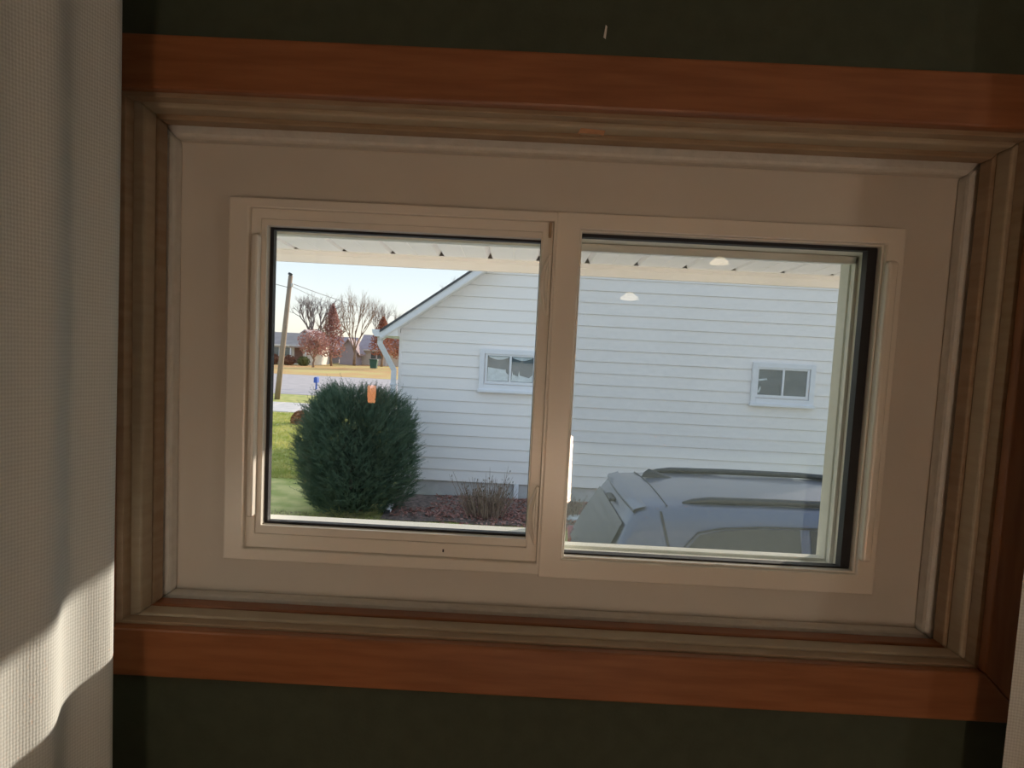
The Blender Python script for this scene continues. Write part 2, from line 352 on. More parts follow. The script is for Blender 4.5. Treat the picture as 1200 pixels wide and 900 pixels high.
# ------------------------------------------------------------------ curtains
def curtain(path, label, n=260, ztop=3.17, zbot=1.10, seed=1):
    g = random.Random(seed)
    # resample path with Catmull-Rom
    P = [Vector((p[0], p[1], 0)) for p in path]; pts = []
    for i in range(len(P)-1):
        a, b, c, d = P[max(i-1, 0)], P[i], P[i+1], P[min(i+2, len(P)-1)]
        for k in range(14):
            t = k/14
            pts.append(0.5*((2*b) + (-a+c)*t + (2*a-5*b+4*c-d)*t*t + (-a+3*b-3*c+d)*t**3))
    pts.append(P[-1]); L = [0]
    for i in range(1, len(pts)): L.append(L[-1] + (pts[i]-pts[i-1]).length)
    rows = 70; me = bpy.data.meshes.new('curtain'); V = []; Fc = []; UV = []
    for r in range(rows+1):
        z = zbot + (ztop-zbot)*r/rows
        for i, p in enumerate(pts):
            d = (pts[min(i+1, len(pts)-1)] - pts[max(i-1, 0)]).normalized(); nn = Vector((d.y, -d.x, 0))
            u = L[i]
            w = 0.0035*math.sin(u*58 + 0.9*math.sin(z*2.1) + seed) * min(1, u/0.03) + 0.004*math.sin(z*3.3 + u*9)*min(1, u/0.05)
            q = p + nn*w
            V.append((q.x, q.y, z)); UV.append((u, z))
    m = len(pts)
    for r in range(rows):
        for i in range(m-1): Fc.append((r*m+i, r*m+i+1, (r+1)*m+i+1, (r+1)*m+i))
    me.from_pydata(V, [], Fc); uvl = me.uv_layers.new(name='UVMap')
    for lp in me.loops: uvl.data[lp.index].uv = UV[lp.vertex_index]
    for p in me.polygons: p.use_smooth = True
    me.materials.append(M_linen)
    o = bpy.data.objects.new('curtain', me); col.objects.link(o)
    tag(o, label, 'curtain', 'linen curtains at the window'); return o
cl = curtain([(-0.520,-0.105),(-0.475,-0.125),(-0.4465,-0.15),(-0.4440,-0.175),(-0.4560,-0.215),(-0.4520,-0.25),(-0.4580,-0.285),(-0.4640,-0.33),(-0.4720,-0.42),(-0.53,-0.45),(-0.575,-0.30),(-0.59,-0.17),(-0.65,-0.12),(-0.71,-0.20),(-0.74,-0.31),(-0.80,-0.26),(-0.83,-0.14)],
             'off-white linen curtain hanging at the left edge, crossed by a band of sunlight', seed=1)
cr = curtain([(0.617,-0.09),(0.64,-0.10),(0.67,-0.13),(0.71,-0.15),(0.75,-0.11),(0.80,-0.07),(0.86,-0.12),(0.91,-0.15),(0.96,-0.09)],
             'pale linen curtain just showing at the lower right corner', seed=5)
rod = thing('curtain_rod', (0, -0.17, 3.2), 'dark metal curtain rod mounted above the window', 'curtain rod')
M_rod = mat('dark_bronze', (0.05, 0.04, 0.035), 0.4, 0.1, 20, metal=0.8)
MB().tube([(-1.05,-0.17,3.19),(1.10,-0.17,3.19)], 0.012, 12).build('rod', M_rod, rod, smooth=True)
for x in (-1.07, 1.12):
    MB().lathe([(0.0,-0.028),(0.02,-0.02),(0.028,0),(0.02,0.02),(0.0,0.028)], (x,-0.17,3.19), 14).build('finial', M_rod, rod, smooth=True)
for x in (-0.98, 1.02):
    MB().box(x-0.008, x+0.008, -0.175, -0.006, 3.172, 3.182).box(x-0.018, x+0.018, -0.008, 0.0, 3.13, 3.22).build('bracket', M_rod, rod, bevel=0.002)

# ------------------------------------------------------------------ lamps showing as faint reflections, plus an added fill sconce and fill lamp
M_shade = mat_emit('glowing_glass_shade', (1.0, 0.82, 0.55), 3.6)
def pendant(x, y, z, label):
    o = thing('pendant_lamp', (x, y, CZ), label, 'lamp', 'pendant lamps of the room')
    MB().lathe([(0.0,0.0),(0.06,0.0),(0.055,-0.02),(0.012,-0.03),(0.0,-0.03)], (x,y,CZ), 20).build('canopy', M_rod, o, smooth=True)
    MB().tube([(x,y,CZ-0.02),(x,y,z+0.03)], 0.004, 8).build('cord', M_rod, o)
    MB().lathe([(0.0,0.034),(0.018,0.032),(0.03,0.020),(0.05,0.004),(0.055,-0.008),(0.03,-0.014),(0.0,-0.016)], (x,y,z), 24).build('shade', M_shade, o, smooth=True)
pendant(0.62, -2.9, 2.96, 'small glass pendant lamp nearer the middle of the room')
pendant(1.13, -2.9, 3.19, 'small glass pendant lamp nearer the right hand wall')
fill_sc = thing('added_fill_sconce', (RX1, -2.4, 2.3), 'added unseen fill light shaped as a pale wall sconce on the right hand wall', 'lamp')  # unseen fill light, added to brighten the left curtain
MB().box(RX1-0.02, RX1, -2.46, -2.34, 2.2, 2.4).build('wall_plate', M_rod, fill_sc, bevel=0.004)
MB().tube([(RX1-0.01,-2.4,2.28),(RX1-0.10,-2.4,2.30)], 0.012, 8).build('arm', M_rod, fill_sc)
MB().lathe([(0.10,0.0),(0.12,0.26),(0.118,0.26),(0.098,0.0)], (RX1-0.14,-2.4,2.24), 24).build('shade', mat_emit('pale_fill_shade', (1.0, 0.86, 0.70), FILL_SCONCE), fill_sc, smooth=True)
wl = thing('wall_lamp', (-1.075, RY0, 2.2), 'small orange glass wall lamp on the wall behind the viewer', 'lamp')
MB().box(-1.105, -1.045, RY0, RY0+0.012, 2.14, 2.36).build('wall_plate', M_rod, wl, bevel=0.003)
MB().lathe([(0.0,0.0),(0.028,0.004),(0.031,0.06),(0.029,0.125),(0.0,0.13)], (-1.075,RY0+0.05,2.19), 18).build('shade', mat_emit('orange_glass', (1.0, 0.36, 0.14), 6.0), wl, smooth=True)
MB().box(-1.09, -1.06, RY0+0.01, RY0+0.06, 2.175, 2.192).build('bracket', M_rod, wl)
LX, LY, LZ = 0.235, -2.62, 1.80
fill_fl = thing('added_fill_lamp', (LX, LY, FZ), 'added unseen fill light shaped as a slim floor lamp with a warm glowing tube', 'lamp')  # unseen warm fill, added where the stile keeps it out of the panes
MB().lathe([(0.0,0.0),(0.13,0.0),(0.13,0.015),(0.03,0.03),(0.012,0.06),(0.0,0.06)], (LX,LY,FZ), 24).build('base', M_rod, fill_fl, smooth=True)
MB().tube([(LX,LY,FZ+0.04),(LX,LY,LZ+0.38)], 0.010, 10).build('pole', M_rod, fill_fl, smooth=True)
MB().lathe([(0.085,0.0),(0.080,0.36),(0.078,0.36),(0.083,0.0)], (LX,LY,LZ), 28).build('shade', mat_emit('warm_fill_shade', (1.0, 0.73, 0.52), FILL_LAMP), fill_fl, smooth=True)

# ================================================================== OUTSIDE: our own eave
M_soff = mat('cream_soffit_metal', (0.90, 0.87, 0.88), 0.5, 0.02, 4)
M_fasc = mat('cream_fascia', (0.88, 0.82, 0.77), 0.5, 0.03, 5)
M_dark = mat('dark_cavity', (0.02, 0.02, 0.02), 0.9, 0.1, 5)
ev = thing('roof_eave', (0.1, 0.7, 2.88), 'cream ribbed soffit and fascia of the eave over the window', 'eave', kind='structure')
EY, EZ, SL, PWID = 1.215, 2.886, 0.0275, 0.1484
def soff_z(y): return EZ + SL*(EY - y)
# one panel: flat with a raised V joint at its right edge
prof = [(0.0, 0.017), (0.0085, 0.0), (PWID/2-0.002, 0.0), (PWID/2, 0.0016), (PWID/2+0.002, 0.0), (PWID-0.0085, 0.0), (PWID, 0.017)]
rows = []
for y in (0.22, EY): rows.append([(x, y, soff_z(y)+h) for x, h in prof])
pan = MB().grid(rows); pan.grid([[(x, y, z+0.0012) for x, y, z in r] for r in rows])
so = pan.build('soffit_panel', M_soff, ev); xs0 = 0.1895 - 14*PWID
so.location.x += xs0
for i in range(1, 30):
    c = so.copy(); col.objects.link(c); c.location.x = so.location.x + PWID*i
MB().box(-5.2, xs0-0.005, 0.2, EY, EZ-0.002, EZ+0.05).build('soffit_end', M_soff, ev)
MB().box(xs0+30*PWID+0.005, 5.2, 0.2, EY, EZ-0.002, EZ+0.05).build('soffit_end', M_soff, ev)
# channel lip, fascia return and fascia face
MB().prism([(EY-0.003,EZ-0.0015),(EY+0.016,EZ-0.0015),(EY+0.016,EZ-0.012),(EY+0.024,EZ-0.012),(EY+0.024,EZ+0.001),(EY-0.003,EZ+0.0005)], 'x', -5.2, 5.2).build('channel', M_fasc, ev)
MB().prism([(EY+0.024,EZ-0.012),(EY+0.03,EZ-0.034),(EY+0.046,EZ-0.034),(EY+0.05,EZ+0.16),(EY+0.03,EZ+0.16),(EY+0.028,EZ-0.004)], 'x', -5.2, 5.2).build('fascia', M_fasc, ev)
MB().box(0.100, 0.118, EY+0.008, EY+0.0245, EZ-0.0115, EZ-0.003).build('seam_clip', mat('grey_clip', (0.42, 0.42, 0.40), 0.5, 0.05, 10), ev)
MB().prism([(-0.1,EZ+0.62),(EY+0.06,EZ+0.17),(EY+0.06,EZ+0.10),(0.205,EZ+0.10),(-0.1,EZ+0.50)], 'x', -5.2, 5.2).build('roof_deck', M_dark, ev)

# ================================================================== OUTSIDE: ground
M_lawn = mat('lawn_grass', (0.34, 0.38, 0.07), 0.95, color2=(0.66, 0.57, 0.20), scale=2.2, detail=9, bump=0.6, bscale=30)
M_flawn = mat('autumn_lawn', (0.66, 0.52, 0.17), 0.95, color2=(0.68, 0.34, 0.13), scale=0.35, detail=8, stretch=(0.6, 0.25, 1))
M_road = mat('asphalt_road', (0.56, 0.48, 0.45), 0.85, 0.08, 1.5, detail=8)
M_conc = mat('concrete_walk', (0.72, 0.64, 0.58), 0.85, 0.08, 2.0, detail=8)
M_drive = mat('driveway_concrete', (0.68, 0.66, 0.64), 0.85, 0.08, 3.0, detail=8)
M_mulch = mat('dark_mulch', (0.09, 0.07, 0.06), 0.95, color2=(0.26, 0.18, 0.15), scale=14, detail=8, bump=0.8)
tag(MB().box(-90, 70, 0.25, 33.4, -0.3, 0.0).build('lawn', M_lawn), 'green and straw coloured lawn beside the houses', 'lawn', kind='structure')
tag(MB().box(-90, 70, 33.4, 55.0, -0.3, 0.012).build('street', M_road), 'pale grey street crossing beyond the lawn', 'street', kind='structure')
tag(MB().box(-130, 90, 55.0, 190, -0.3, 0.02).build('far_lawn', M_flawn), 'lawns strewn with orange leaves across the street', 'lawn', kind='structure')
wk = thing('sidewalk', (-8, 26, 0), 'concrete sidewalk between lawn and street', 'sidewalk', kind='structure')
sl0 = MB().box(0, 1.47, 24.4, 28.4, -0.05, 0.03).build('slab', M_conc, wk, bevel=0.01); sl0.location.x += -40
for i in range(1, 40):
    c = sl0.copy(); col.objects.link(c); c.location.x = sl0.location.x + 1.5*i
tag(MB().box(-3.5, 14, 1.3, 8.3, -0.1, 0.015).build('driveway', M_drive), 'grey concrete driveway between the two houses', 'driveway', kind='structure')
# mulch bed along the neighbour's wall, slightly mounded
g = random.Random(3); rows = []
for i in range(40):
    x = -2.0 + 7.0*i/39
    rows.append([(x, 9.25 + 1.75*j/10 + 0.05*math.sin(x*5), 0.004 + 0.055*math.sin(math.pi*min(1, j/10*0.7+0.02)) + g.uniform(0, 0.014)) for j in range(11)])
tag(MB().grid(rows).build('mulch_bed', M_mulch, smooth=True), 'dark mulch bed along the neighbouring wall', 'mulch bed', kind='structure')

# ================================================================== OUTSIDE: neighbouring house
M_side = mat('pale_grey_siding', (0.90, 0.855, 0.82), 0.55, 0.015, 1.2)
M_whitew = mat('white_house_trim', (0.80, 0.80, 0.82), 0.5, 0.02, 4)
M_found = mat('grey_foundation', (0.56, 0.54, 0.53), 0.9, 0.08, 5, 0.2)
M_shing = mat('dark_shingles', (0.10, 0.10, 0.105), 0.9, 0.25, 8, 0.4)
M_pane = mat('house_window_pane', (0.10, 0.125, 0.14), 0.06, 0.1, 3, spec=0.8)
NX0, NX1, NY0, NY1 = -2.11, 9.9, 11.05, 19.5
Z0, EXPO, SLP = 0.305, 0.2032, 0.718
nh = thing('neighbor_house', (3.9, 11.05, 0), 'single storey neighbouring house clad in pale grey horizontal siding', 'house')
MB().box(NX0+0.03, NX1-0.03, NY0+0.03, NY1, -0.1, Z0+0.02).build('foundation', M_found, nh)
RX = (NX0+NX1)/2
def rake(x):                                   # underside of the gable rake
    return 2.935 + SLP*((x-NX0) if x < RX else (NX1-x))
MB().prism([(NX0+0.02,Z0),(NX1-0.02,Z0),(NX1-0.02,rake(NX1)),(RX,rake(RX)-0.03),(NX0+0.02,rake(NX0)-0.02)], 'y', NY0+0.012, NY1-0.012).build('house_body', M_side, nh)
i = 0
while True:
    za, zb = Z0 + EXPO*i, Z0 + EXPO*(i+1) - 0.004
    if zb > rake(RX) - 0.1: break
    def ends(z):
        d = max(0, (z-2.935)/SLP); return NX0 + d, NX1 - d
    (a0, b0), (a1, b1) = ends(za), ends(zb)
    yb, yt = NY0 - 0.017, NY0 - 0.002
    MB().add([(a0,yb,za),(b0,yb,za),(b1,yt,zb),(a1,yt,zb),(a0,NY0+0.014,za),(b0,NY0+0.014,za),(b1,NY0+0.014,zb),(a1,NY0+0.014,zb)],
             [(0,1,2,3),(5,4,7,6),(4,5,1,0),(3,2,6,7),(1,5,6,2),(4,0,3,7)]).build('siding_board', M_side, nh)
    i += 1
MB().box(NX0-0.012, NX0+0.035, NY0-0.022, NY0+0.06, Z0-0.01, 2.86).build('corner_post', M_side, nh)
# side wall (street side) seen edge on, roof, rake boards, boxed eave
ROV = NY0 - 0.30
for s, nm in ((-1, 'l'), (1, 'r')):
    xe = NX0-0.30 if s < 0 else NX1+0.30
    ze = 3.02 - SLP*0.30 + 0.09; zr = 3.02 + SLP*(RX-NX0) + 0.09
    MB().prism([(xe,ze),(RX,zr),(RX,zr-0.045),(xe,ze-0.045)], 'y', ROV-0.03, NY1+0.3).build('roof_slope', M_shing, nh)
    MB().prism([(xe,ze-0.045),(RX,zr-0.045),(RX,zr-0.17),(xe,ze-0.155)], 'y', ROV-0.012, ROV+0.012).build('rake_board', M_whitew, nh)
    MB().prism([(xe,ze-0.155),(RX,zr-0.17),(RX,zr-0.19),(xe,ze-0.175)], 'y', ROV, NY0).build('rake_soffit', M_side, nh)
    xa, xb = (xe, NX0) if s < 0 else (NX1, xe)
    MB().prism([(xe,ze-0.06),(xe,2.80),(NX0 if s<0 else NX1,2.80),(NX0 if s<0 else NX1,3.02)], 'y', ROV+0.02, NY0+0.02).build('eave_return', M_side, nh)
    MB().box(xa, xb, NY0, NY1+0.2, 2.80, 2.83).build('eave_soffit', M_whitew, nh)
gt = MB().prism([(-2.545,2.90),(-2.41,2.90),(-2.41,2.78),(-2.50,2.78),(-2.535,2.84)], 'y', ROV-0.01, NY1+0.25).build('gutter', M_whitew, nh, bevel=0.004)
ds = MB()
def rect_tube(m, pts, w, d):
    for a, b in zip(pts[:-1], pts[1:]):
        a, b = Vector(a), Vector(b); t = (b-a).normalized(); sx = Vector((0,1,0)).cross(t).normalized()*w/2; sy = t.cross(sx).normalized()*d/2
        a2, b2 = a - t*0.012, b + t*0.012
        m.add([a2-sx-sy,a2+sx-sy,a2+sx+sy,a2-sx+sy,b2-sx-sy,b2+sx-sy,b2+sx+sy,b2-sx+sy], [(0,3,2,1),(4,5,6,7),(0,1,5,4),(1,2,6,5),(2,3,7,6),(3,0,4,7)])
    return m
rect_tube(ds, [(-2.42,10.86,2.79),(-2.42,10.86,2.66),(-2.19,10.98,2.22),(-2.19,10.98,0.30),(-2.10,10.60,0.16)], 0.085, 0.07).build('downspout', M_whitew, nh, bevel=0.006)
for z in (1.95, 0.9):
    MB().box(-2.245, -2.135, 10.935, 11.03, z, z+0.03).build('downspout_strap', M_whitew, nh)
# windows of the house
M_lace = mat('white_lace', (0.88, 0.90, 0.91), 0.9, 0.08, 18)
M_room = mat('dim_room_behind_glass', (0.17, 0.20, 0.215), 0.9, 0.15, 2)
M_hglass = mat_glass('house_glass', 0.06, (0.92, 0.95, 0.96))
def hwin(x0, x1, z0, z1, variant):
    w = MB(); o = (x0, x1, z0, z1); i_ = (x0+0.085, x1-0.085, z0+0.10, z1-0.085)
    fr = holed(o, i_, NY0-0.066, NY0-0.012).build('window', M_whitew, nh, bevel=0.004)
    MB().box(x0-0.02, x1+0.02, NY0-0.095, NY0-0.012, z0-0.035, z0+0.012).build('sill', M_whitew, fr, bevel=0.004)
    j = (i_[0]+0.055, i_[1]-0.025, i_[2]+0.065, i_[3]-0.03) if variant == 0 else (i_[0]+0.025, i_[1]-0.055, i_[2]+0.065, i_[3]-0.03)
    k = (i_[0]+0.02, i_[1], i_[2]+0.015, i_[3]) if variant == 0 else (i_[0], i_[1]-0.02, i_[2]+0.015, i_[3])
    MB().prism([(i_[0],i_[2]),(i_[1],i_[2]),(i_[1],i_[3]),(i_[0],i_[3])], 'y', NY0-0.0205, NY0-0.0185).build('jamb_liner', M_side, fr)
    holed(k, j, NY0-0.052, NY0-0.0190).build('sash', M_whitew, fr, bevel=0.003)
    xm = (j[0]+j[1])/2 + (0.0 if variant == 0 else 0.01)
    MB().box(xm-0.019, xm+0.019, NY0-0.056, NY0-0.0190, j[2], j[3]).build('mullion', M_whitew, fr, bevel=0.003)
    for a, b in ((j[0], xm-0.019), (xm+0.019, j[1])):
        MB().box(a-0.002, b+0.002, NY0-0.040, NY0-0.037, j[2]-0.002, j[3]+0.002).build('pane', M_hglass, fr)
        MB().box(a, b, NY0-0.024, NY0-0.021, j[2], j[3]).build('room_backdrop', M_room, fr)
    def cloth(pts, nm='curtain'):
        MB().prism(pts, 'y', NY0-0.031, NY0-0.026).build(nm, M_lace, fr)
    if variant == 0:
        h = j[3]-j[2]
        cloth([(j[0]+0.005,j[2]+0.01),(xm-0.03,j[2]+0.01),(xm-0.028,j[2]+0.12),(xm-0.07,j[2]+h*0.36),(xm-0.085,j[2]+h*0.50),(xm-0.10,j[2]+h*0.47),(j[0]+0.01,j[2]+h*0.54)])
        cloth([(xm+0.025,j[2]+0.01),(j[1]-0.01,j[2]+0.01),(j[1]-0.01,j[2]+h*0.30),(j[1]-0.07,j[2]+h*0.18),(xm+0.17,j[2]+h*0.27),(xm+0.155,j[2]+h*0.45),(xm+0.14,j[2]+h*0.22),(xm+0.05,j[2]+h*0.30),(xm+0.035,j[2]+h*0.44)])
        for a, b in ((j[0]+0.02, xm-0.03), (xm+0.03, j[1]-0.02)):
            n = 9; top = [(a+(b-a)*t/n, j[3]-0.005) for t in range(n+1)]; bot = [(a+(b-a)*t/n, j[3]-0.02-0.045*math.sin(math.pi*t/n)) for t in range(n, -1, -1)]
            cloth(top+bot, 'valance')
    else:
        cloth([(j[0]+0.01,j[2]+0.27),(j[0]+0.15,j[2]+0.285),(j[0]+0.16,j[2]+0.26),(j[0]+0.02,j[2]+0.235)], 'leaf_ornament')
        cloth([(j[0]+0.005,j[2]+0.05),(j[0]+0.05,j[2]+0.15),(j[0]+0.06,j[2]+0.10),(j[0]+0.03,j[2]+0.03)], 'leaf_ornament')
hwin(-0.705, 0.345, 1.945, 2.665, 0)
hwin(4.035, 5.125, 1.945, 2.665, 1)
MB().tube([(1.9,10.99,0.32),(1.9,10.99,0.20)], 0.02, 8).build('pipe_stub', M_whitew, nh)
MB().box(0.00, 0.085, 10.985, 11.07, 0.03, 0.30).build('meter_conduit', M_whitew, nh, bevel=0.01)

# ================================================================== OUTSIDE: parked car
M_paint = mat('silver_blue_paint', (0.115, 0.135, 0.185), 0.38, 0.03, 3, metal=0.4, coat=0.4)
M_black = mat('black_plastic', (0.03, 0.032, 0.036), 0.5, 0.1, 20)
M_tire = mat('tire_rubber', (0.025, 0.025, 0.025), 0.85, 0.1, 30)
M_rim = mat('alloy_rim', (0.5, 0.5, 0.52), 0.35, 0.05, 10, metal=0.9)
M_cglass = mat('tinted_car_glass', (0.045, 0.05, 0.052), 0.05, 0.05, 3, spec=0.7)
M_tail = mat('red_tail_lamp', (0.30, 0.03, 0.03), 0.15, 0.1, 30, coat=1.0)
CYM = 3.80
car = thing('car', (2.9, CYM, 0), 'silver blue sport utility car with roof rails parked in the driveway', 'car')
# body stations: x, half width, sill z, belt z ; lower body loft
def lower(x, hw, zb, zt, rnd_=0.06):
    return [(x, CYM-hw*0.90, zb), (x, CYM-hw*0.985, zb+0.12), (x, CYM-hw, 0.62), (x, CYM-hw*0.985, zt-0.10), (x, CYM-hw*0.95, zt), (x, CYM, zt+0.015),
            (x, CYM+hw*0.95, zt), (x, CYM+hw*0.985, zt-0.10), (x, CYM+hw, 0.62), (x, CYM+hw*0.985, zb+0.12), (x, CYM+hw*0.90, zb)]
st = [(0.44,0.70,0.45,0.90),(0.47,0.80,0.38,1.00),(0.56,0.88,0.32,1.08),(0.75,0.915,0.30,1.11),(1.2,0.925,0.28,1.11),(2.2,0.925,0.26,1.09),(3.2,0.925,0.26,1.06),(3.8,0.92,0.28,1.04),(4.4,0.90,0.30,0.98),(4.9,0.86,0.32,0.88),(5.12,0.74,0.38,0.78),(5.18,0.60,0.45,0.68)]
mb = MB().grid([lower(*s) for s in st]); n0 = len(lower(*st[0]))
mb.f.append(tuple(range(n0))); mb.f.append(tuple(len(mb.v)-n0+k for k in range(n0)))
body = mb.build('body', M_paint, car, smooth=True)
# greenhouse: pillars and roof
def upper(x, zt, hwr, zb=1.08, hwb=0.885):
    return [(x, CYM-hwb, zb), (x, CYM-hwb*0.965, zb+0.12), (x, CYM-(hwb*0.42+hwr*0.58), zb+(zt-zb)*0.62), (x, CYM-hwr-0.050, zt-0.090), (x, CYM-hwr-0.012, zt-0.022), (x, CYM-hwr+0.04, zt+0.002), (x, CYM-hwr*0.5, zt+0.016), (x, CYM, zt+0.024),
            (x, CYM+hwr*0.5, zt+0.016), (x, CYM+hwr-0.04, zt+0.002), (x, CYM+hwr+0.012, zt-0.022), (x, CYM+hwr+0.050, zt-0.090), (x, CYM+(hwb*0.42+hwr*0.58), zb+(zt-zb)*0.62), (x, CYM+hwb*0.965, zb+0.12), (x, CYM+hwb, zb)]
us = [(0.47,1.12,0.84,1.02,0.86),(0.56,1.33,0.76,1.04,0.875),(0.70,1.62,0.645,1.06,0.885),(0.755,1.700,0.615,1.06,0.885),(0.80,1.715,0.610),(1.05,1.735,0.608),(1.5,1.745,0.608),(2.1,1.748,0.608),(2.7,1.715,0.60),(3.1,1.68,0.59),(3.5,1.45,0.66,1.05,0.86),(3.95,1.09,0.80,1.02,0.84)]
mu = MB().grid([upper(*s) for s in us])
mu.build('roof_shell', M_paint, body, smooth=True)
# spoiler lip over the tailgate
sp = MB(); rows = []
for k in range(13):
    t = -1 + 2*k/12; y = CYM + t*0.615; dx = 0.03*t*t
    rows.append([(0.80+dx*0.3, y, 1.722+0.014*(1-t*t)), (0.705+dx, y, 1.700+0.014*(1-t*t)), (0.700+dx, y, 1.680+0.014*(1-t*t)), (0.78+dx, y, 1.660+0.014*(1-t*t))])
sp.grid(rows).build('spoiler', M_paint, body, smooth=True)
MB().tube([(0.935,CYM-0.60+1.2*k/12,1.7275+0.022*(1-(-1+2*k/12)**2)) for k in range(13)], 0.004, 6).build('spoiler_seam', M_black, body)
MB().box(0.655, 0.70, CYM-0.10, CYM+0.10, 1.632, 1.652).build('brake_lamp', M_black, body, bevel=0.004)
# rear window, lofted just outside the shell
def on_shell(x, t, off):                        # helper along the tailgate slope
    z = 1.12 + (x-0.47)*(1.60-1.12)/(0.70-0.47); return z + off
rw = []
for k in range(9):
    t = -1 + 2*k/8
    rw.append([(0.702-0.018, CYM+t*0.585, 1.606), (0.645-0.02, CYM+t*0.62, 1.50), (0.575-0.02, CYM+t*0.66, 1.365), (0.50-0.02, CYM+t*0.70, 1.19)])
MB().grid([[(p[0]-0.012, p[1], p[2]) for p in r] for r in rw]).grid([[(p[0]+0.02, p[1], p[2]-0.005) for p in r] for r in rw]).build('rear_window', M_cglass, car, smooth=True)
MB().tube([(0.595,CYM+0.02,1.40),(0.60,CYM+0.30,1.42),(0.605,CYM+0.36,1.45)], [0.010,0.007,0.005], 6).build('wiper', M_black, car)
# tailgate skin and lamps
for s in (-1, 1):
    MB().prism([(CYM+s*0.60,0.98),(CYM+s*0.875,0.98),(CYM+s*0.86,1.18),(CYM+s*0.76,1.24),(CYM+s*0.66,1.16)], 'x', 0.452, 0.60).build('tail_lamp', M_tail, car, bevel=0.012)
MB().box(0.425, 0.50, CYM-0.72, CYM+0.72, 0.46, 0.66).build('rear_bumper', M_black, car, bevel=0.03)
MB().box(0.432, 0.45, CYM-0.16, CYM+0.16, 0.78, 0.90).build('plate', M_whitew, car, bevel=0.004)
# side glass follows the flank a touch outside
def flank(x, z, s, off=0.006):
    zt, hwr = 1.745, 0.608; zb, hwb = 1.08, 0.885
    prof_ = [(zb, hwb), (zb+0.12, hwb*0.965), (zb+(zt-zb)*0.62, hwb*0.42+hwr*0.58), (zt-0.09, hwr+0.05), (zt-0.022, hwr+0.012)]
    for (z0, w0), (z1, w1_) in zip(prof_[:-1], prof_[1:]):
        if z <= z1: w = w0 + (w1_-w0)*(z-z0)/(z1-z0); break
    return (x, CYM + s*(w+off), z)
def side_glass(xs, zts, zb, s):
    rows = []
    for x, zt in zip(xs, zts):
        rows.append([flank(x, zb + (zt-zb)*q/5, s) for q in range(6)])
    o = MB().grid(rows); o.grid([[(p[0], p[1]-s*0.03, p[2]) for p in r] for r in rows]); return o.build('side_window', M_cglass, car, smooth=True)
for s in (-1, 1):
    side_glass([1.00,1.04,1.12,1.25,1.45,1.72], [1.22,1.50,1.580,1.610,1.628,1.636], 1.13, s)
    side_glass([1.78,2.0,2.3,2.55], [1.637,1.640,1.640,1.634], 1.13, s)
    side_glass([2.62,2.9,3.1,3.3], [1.63,1.61,1.52,1.32], 1.13, s)
    MB().tube([flank(x, z, s, 0.009) for x, z in ((0.99,1.20),(1.03,1.515),(1.11,1.595),(1.25,1.624),(1.5,1.643),(2.0,1.652),(2.5,1.650))], 0.006, 6).build('window_trim', M_black, car)
    # roof rail with rounded ends and feet
    y = CYM + s*0.55
    MB().tube([(1.04,y,1.738),(1.10,y,1.752),(1.20,y,1.764),(1.6,y,1.772),(2.2,y,1.774),(2.8,y,1.748),(2.95,y,1.728),(3.02,y,1.70)], [0.010,0.018,0.022,0.022,0.022,0.022,0.018,0.012], 8).box(1.10,2.90,y-0.012,y+0.012,1.71,1.745).build('roof_rail', M_black, car, smooth=True)
    MB().tube([flank(x, 1.22, s, 0.012) for x in (1.60,1.68,1.76)], 0.012, 8).build('door_handle', M_paint, car, smooth=True)
    MB().add([flank(0.885, 1.70, s, 0.004), flank(0.90, 1.70, s, 0.004), flank(0.955, 1.45, s, 0.002), flank(0.94, 1.45, s, 0.002)], [(0,1,2,3)]).build('panel_seam', M_black, car)
    MB().box(3.30, 3.42, CYM+s*0.90, CYM+s*1.07, 1.10, 1.24).build('wing_mirror', M_paint, car, bevel=0.03)
    for x in (1.22, 4.15):
        wy = CYM + s*0.84
        tw = MB(); rows = []
        for q in range(25):
            a = 2*math.pi*q/24
            rows.append([(x+r*math.cos(a), wy+s*dy, 0.345+r*math.sin(a)) for r, dy in ((0.22,-0.10),(0.32,-0.105),(0.345,-0.08),(0.345,0.08),(0.32,0.105),(0.22,0.10))])
        wh = tw.grid(rows).build('wheel', M_tire, car, smooth=True)
        rm = MB()
        for q in range(5):
            a = 2*math.pi*q/5
            rm.tube([(x+0.03*math.cos(a), wy+s*0.085, 0.345+0.03*math.sin(a)), (x+0.215*math.cos(a), wy+s*0.075, 0.345+0.215*math.sin(a))], [0.035, 0.022], 6)
        rm.tube([(x, wy+s*0.04, 0.345), (x, wy+s*0.10, 0.345)], 0.05, 12)
        rm.build('rim', M_rim, wh)
ws = [upper(*s) for s in us[-3:]]
MB().grid([[(p[0]+0.02, p[1], p[2]+0.015) for p in r[4:11]] for r in ws]).build('windshield', M_cglass, car, smooth=True)
# shark fin antenna
fin = MB(); rows = []
for x, h, w in ((0.93,0.0,0.004),(0.945,0.035,0.012),(0.98,0.062,0.020),(1.03,0.050,0.026),(1.09,0.026,0.026),(1.15,0.006,0.018),(1.17,0.0,0.004)):
    zr = 1.750
    rows.append([(x, CYM+0.26-w, zr), (x, CYM+0.26-w*0.7, zr+h*0.7), (x, CYM+0.26, zr+h), (x, CYM+0.26+w*0.7, zr+h*0.7), (x, CYM+0.26+w, zr)])
fin.grid(rows).build('antenna', M_black, car, smooth=True)

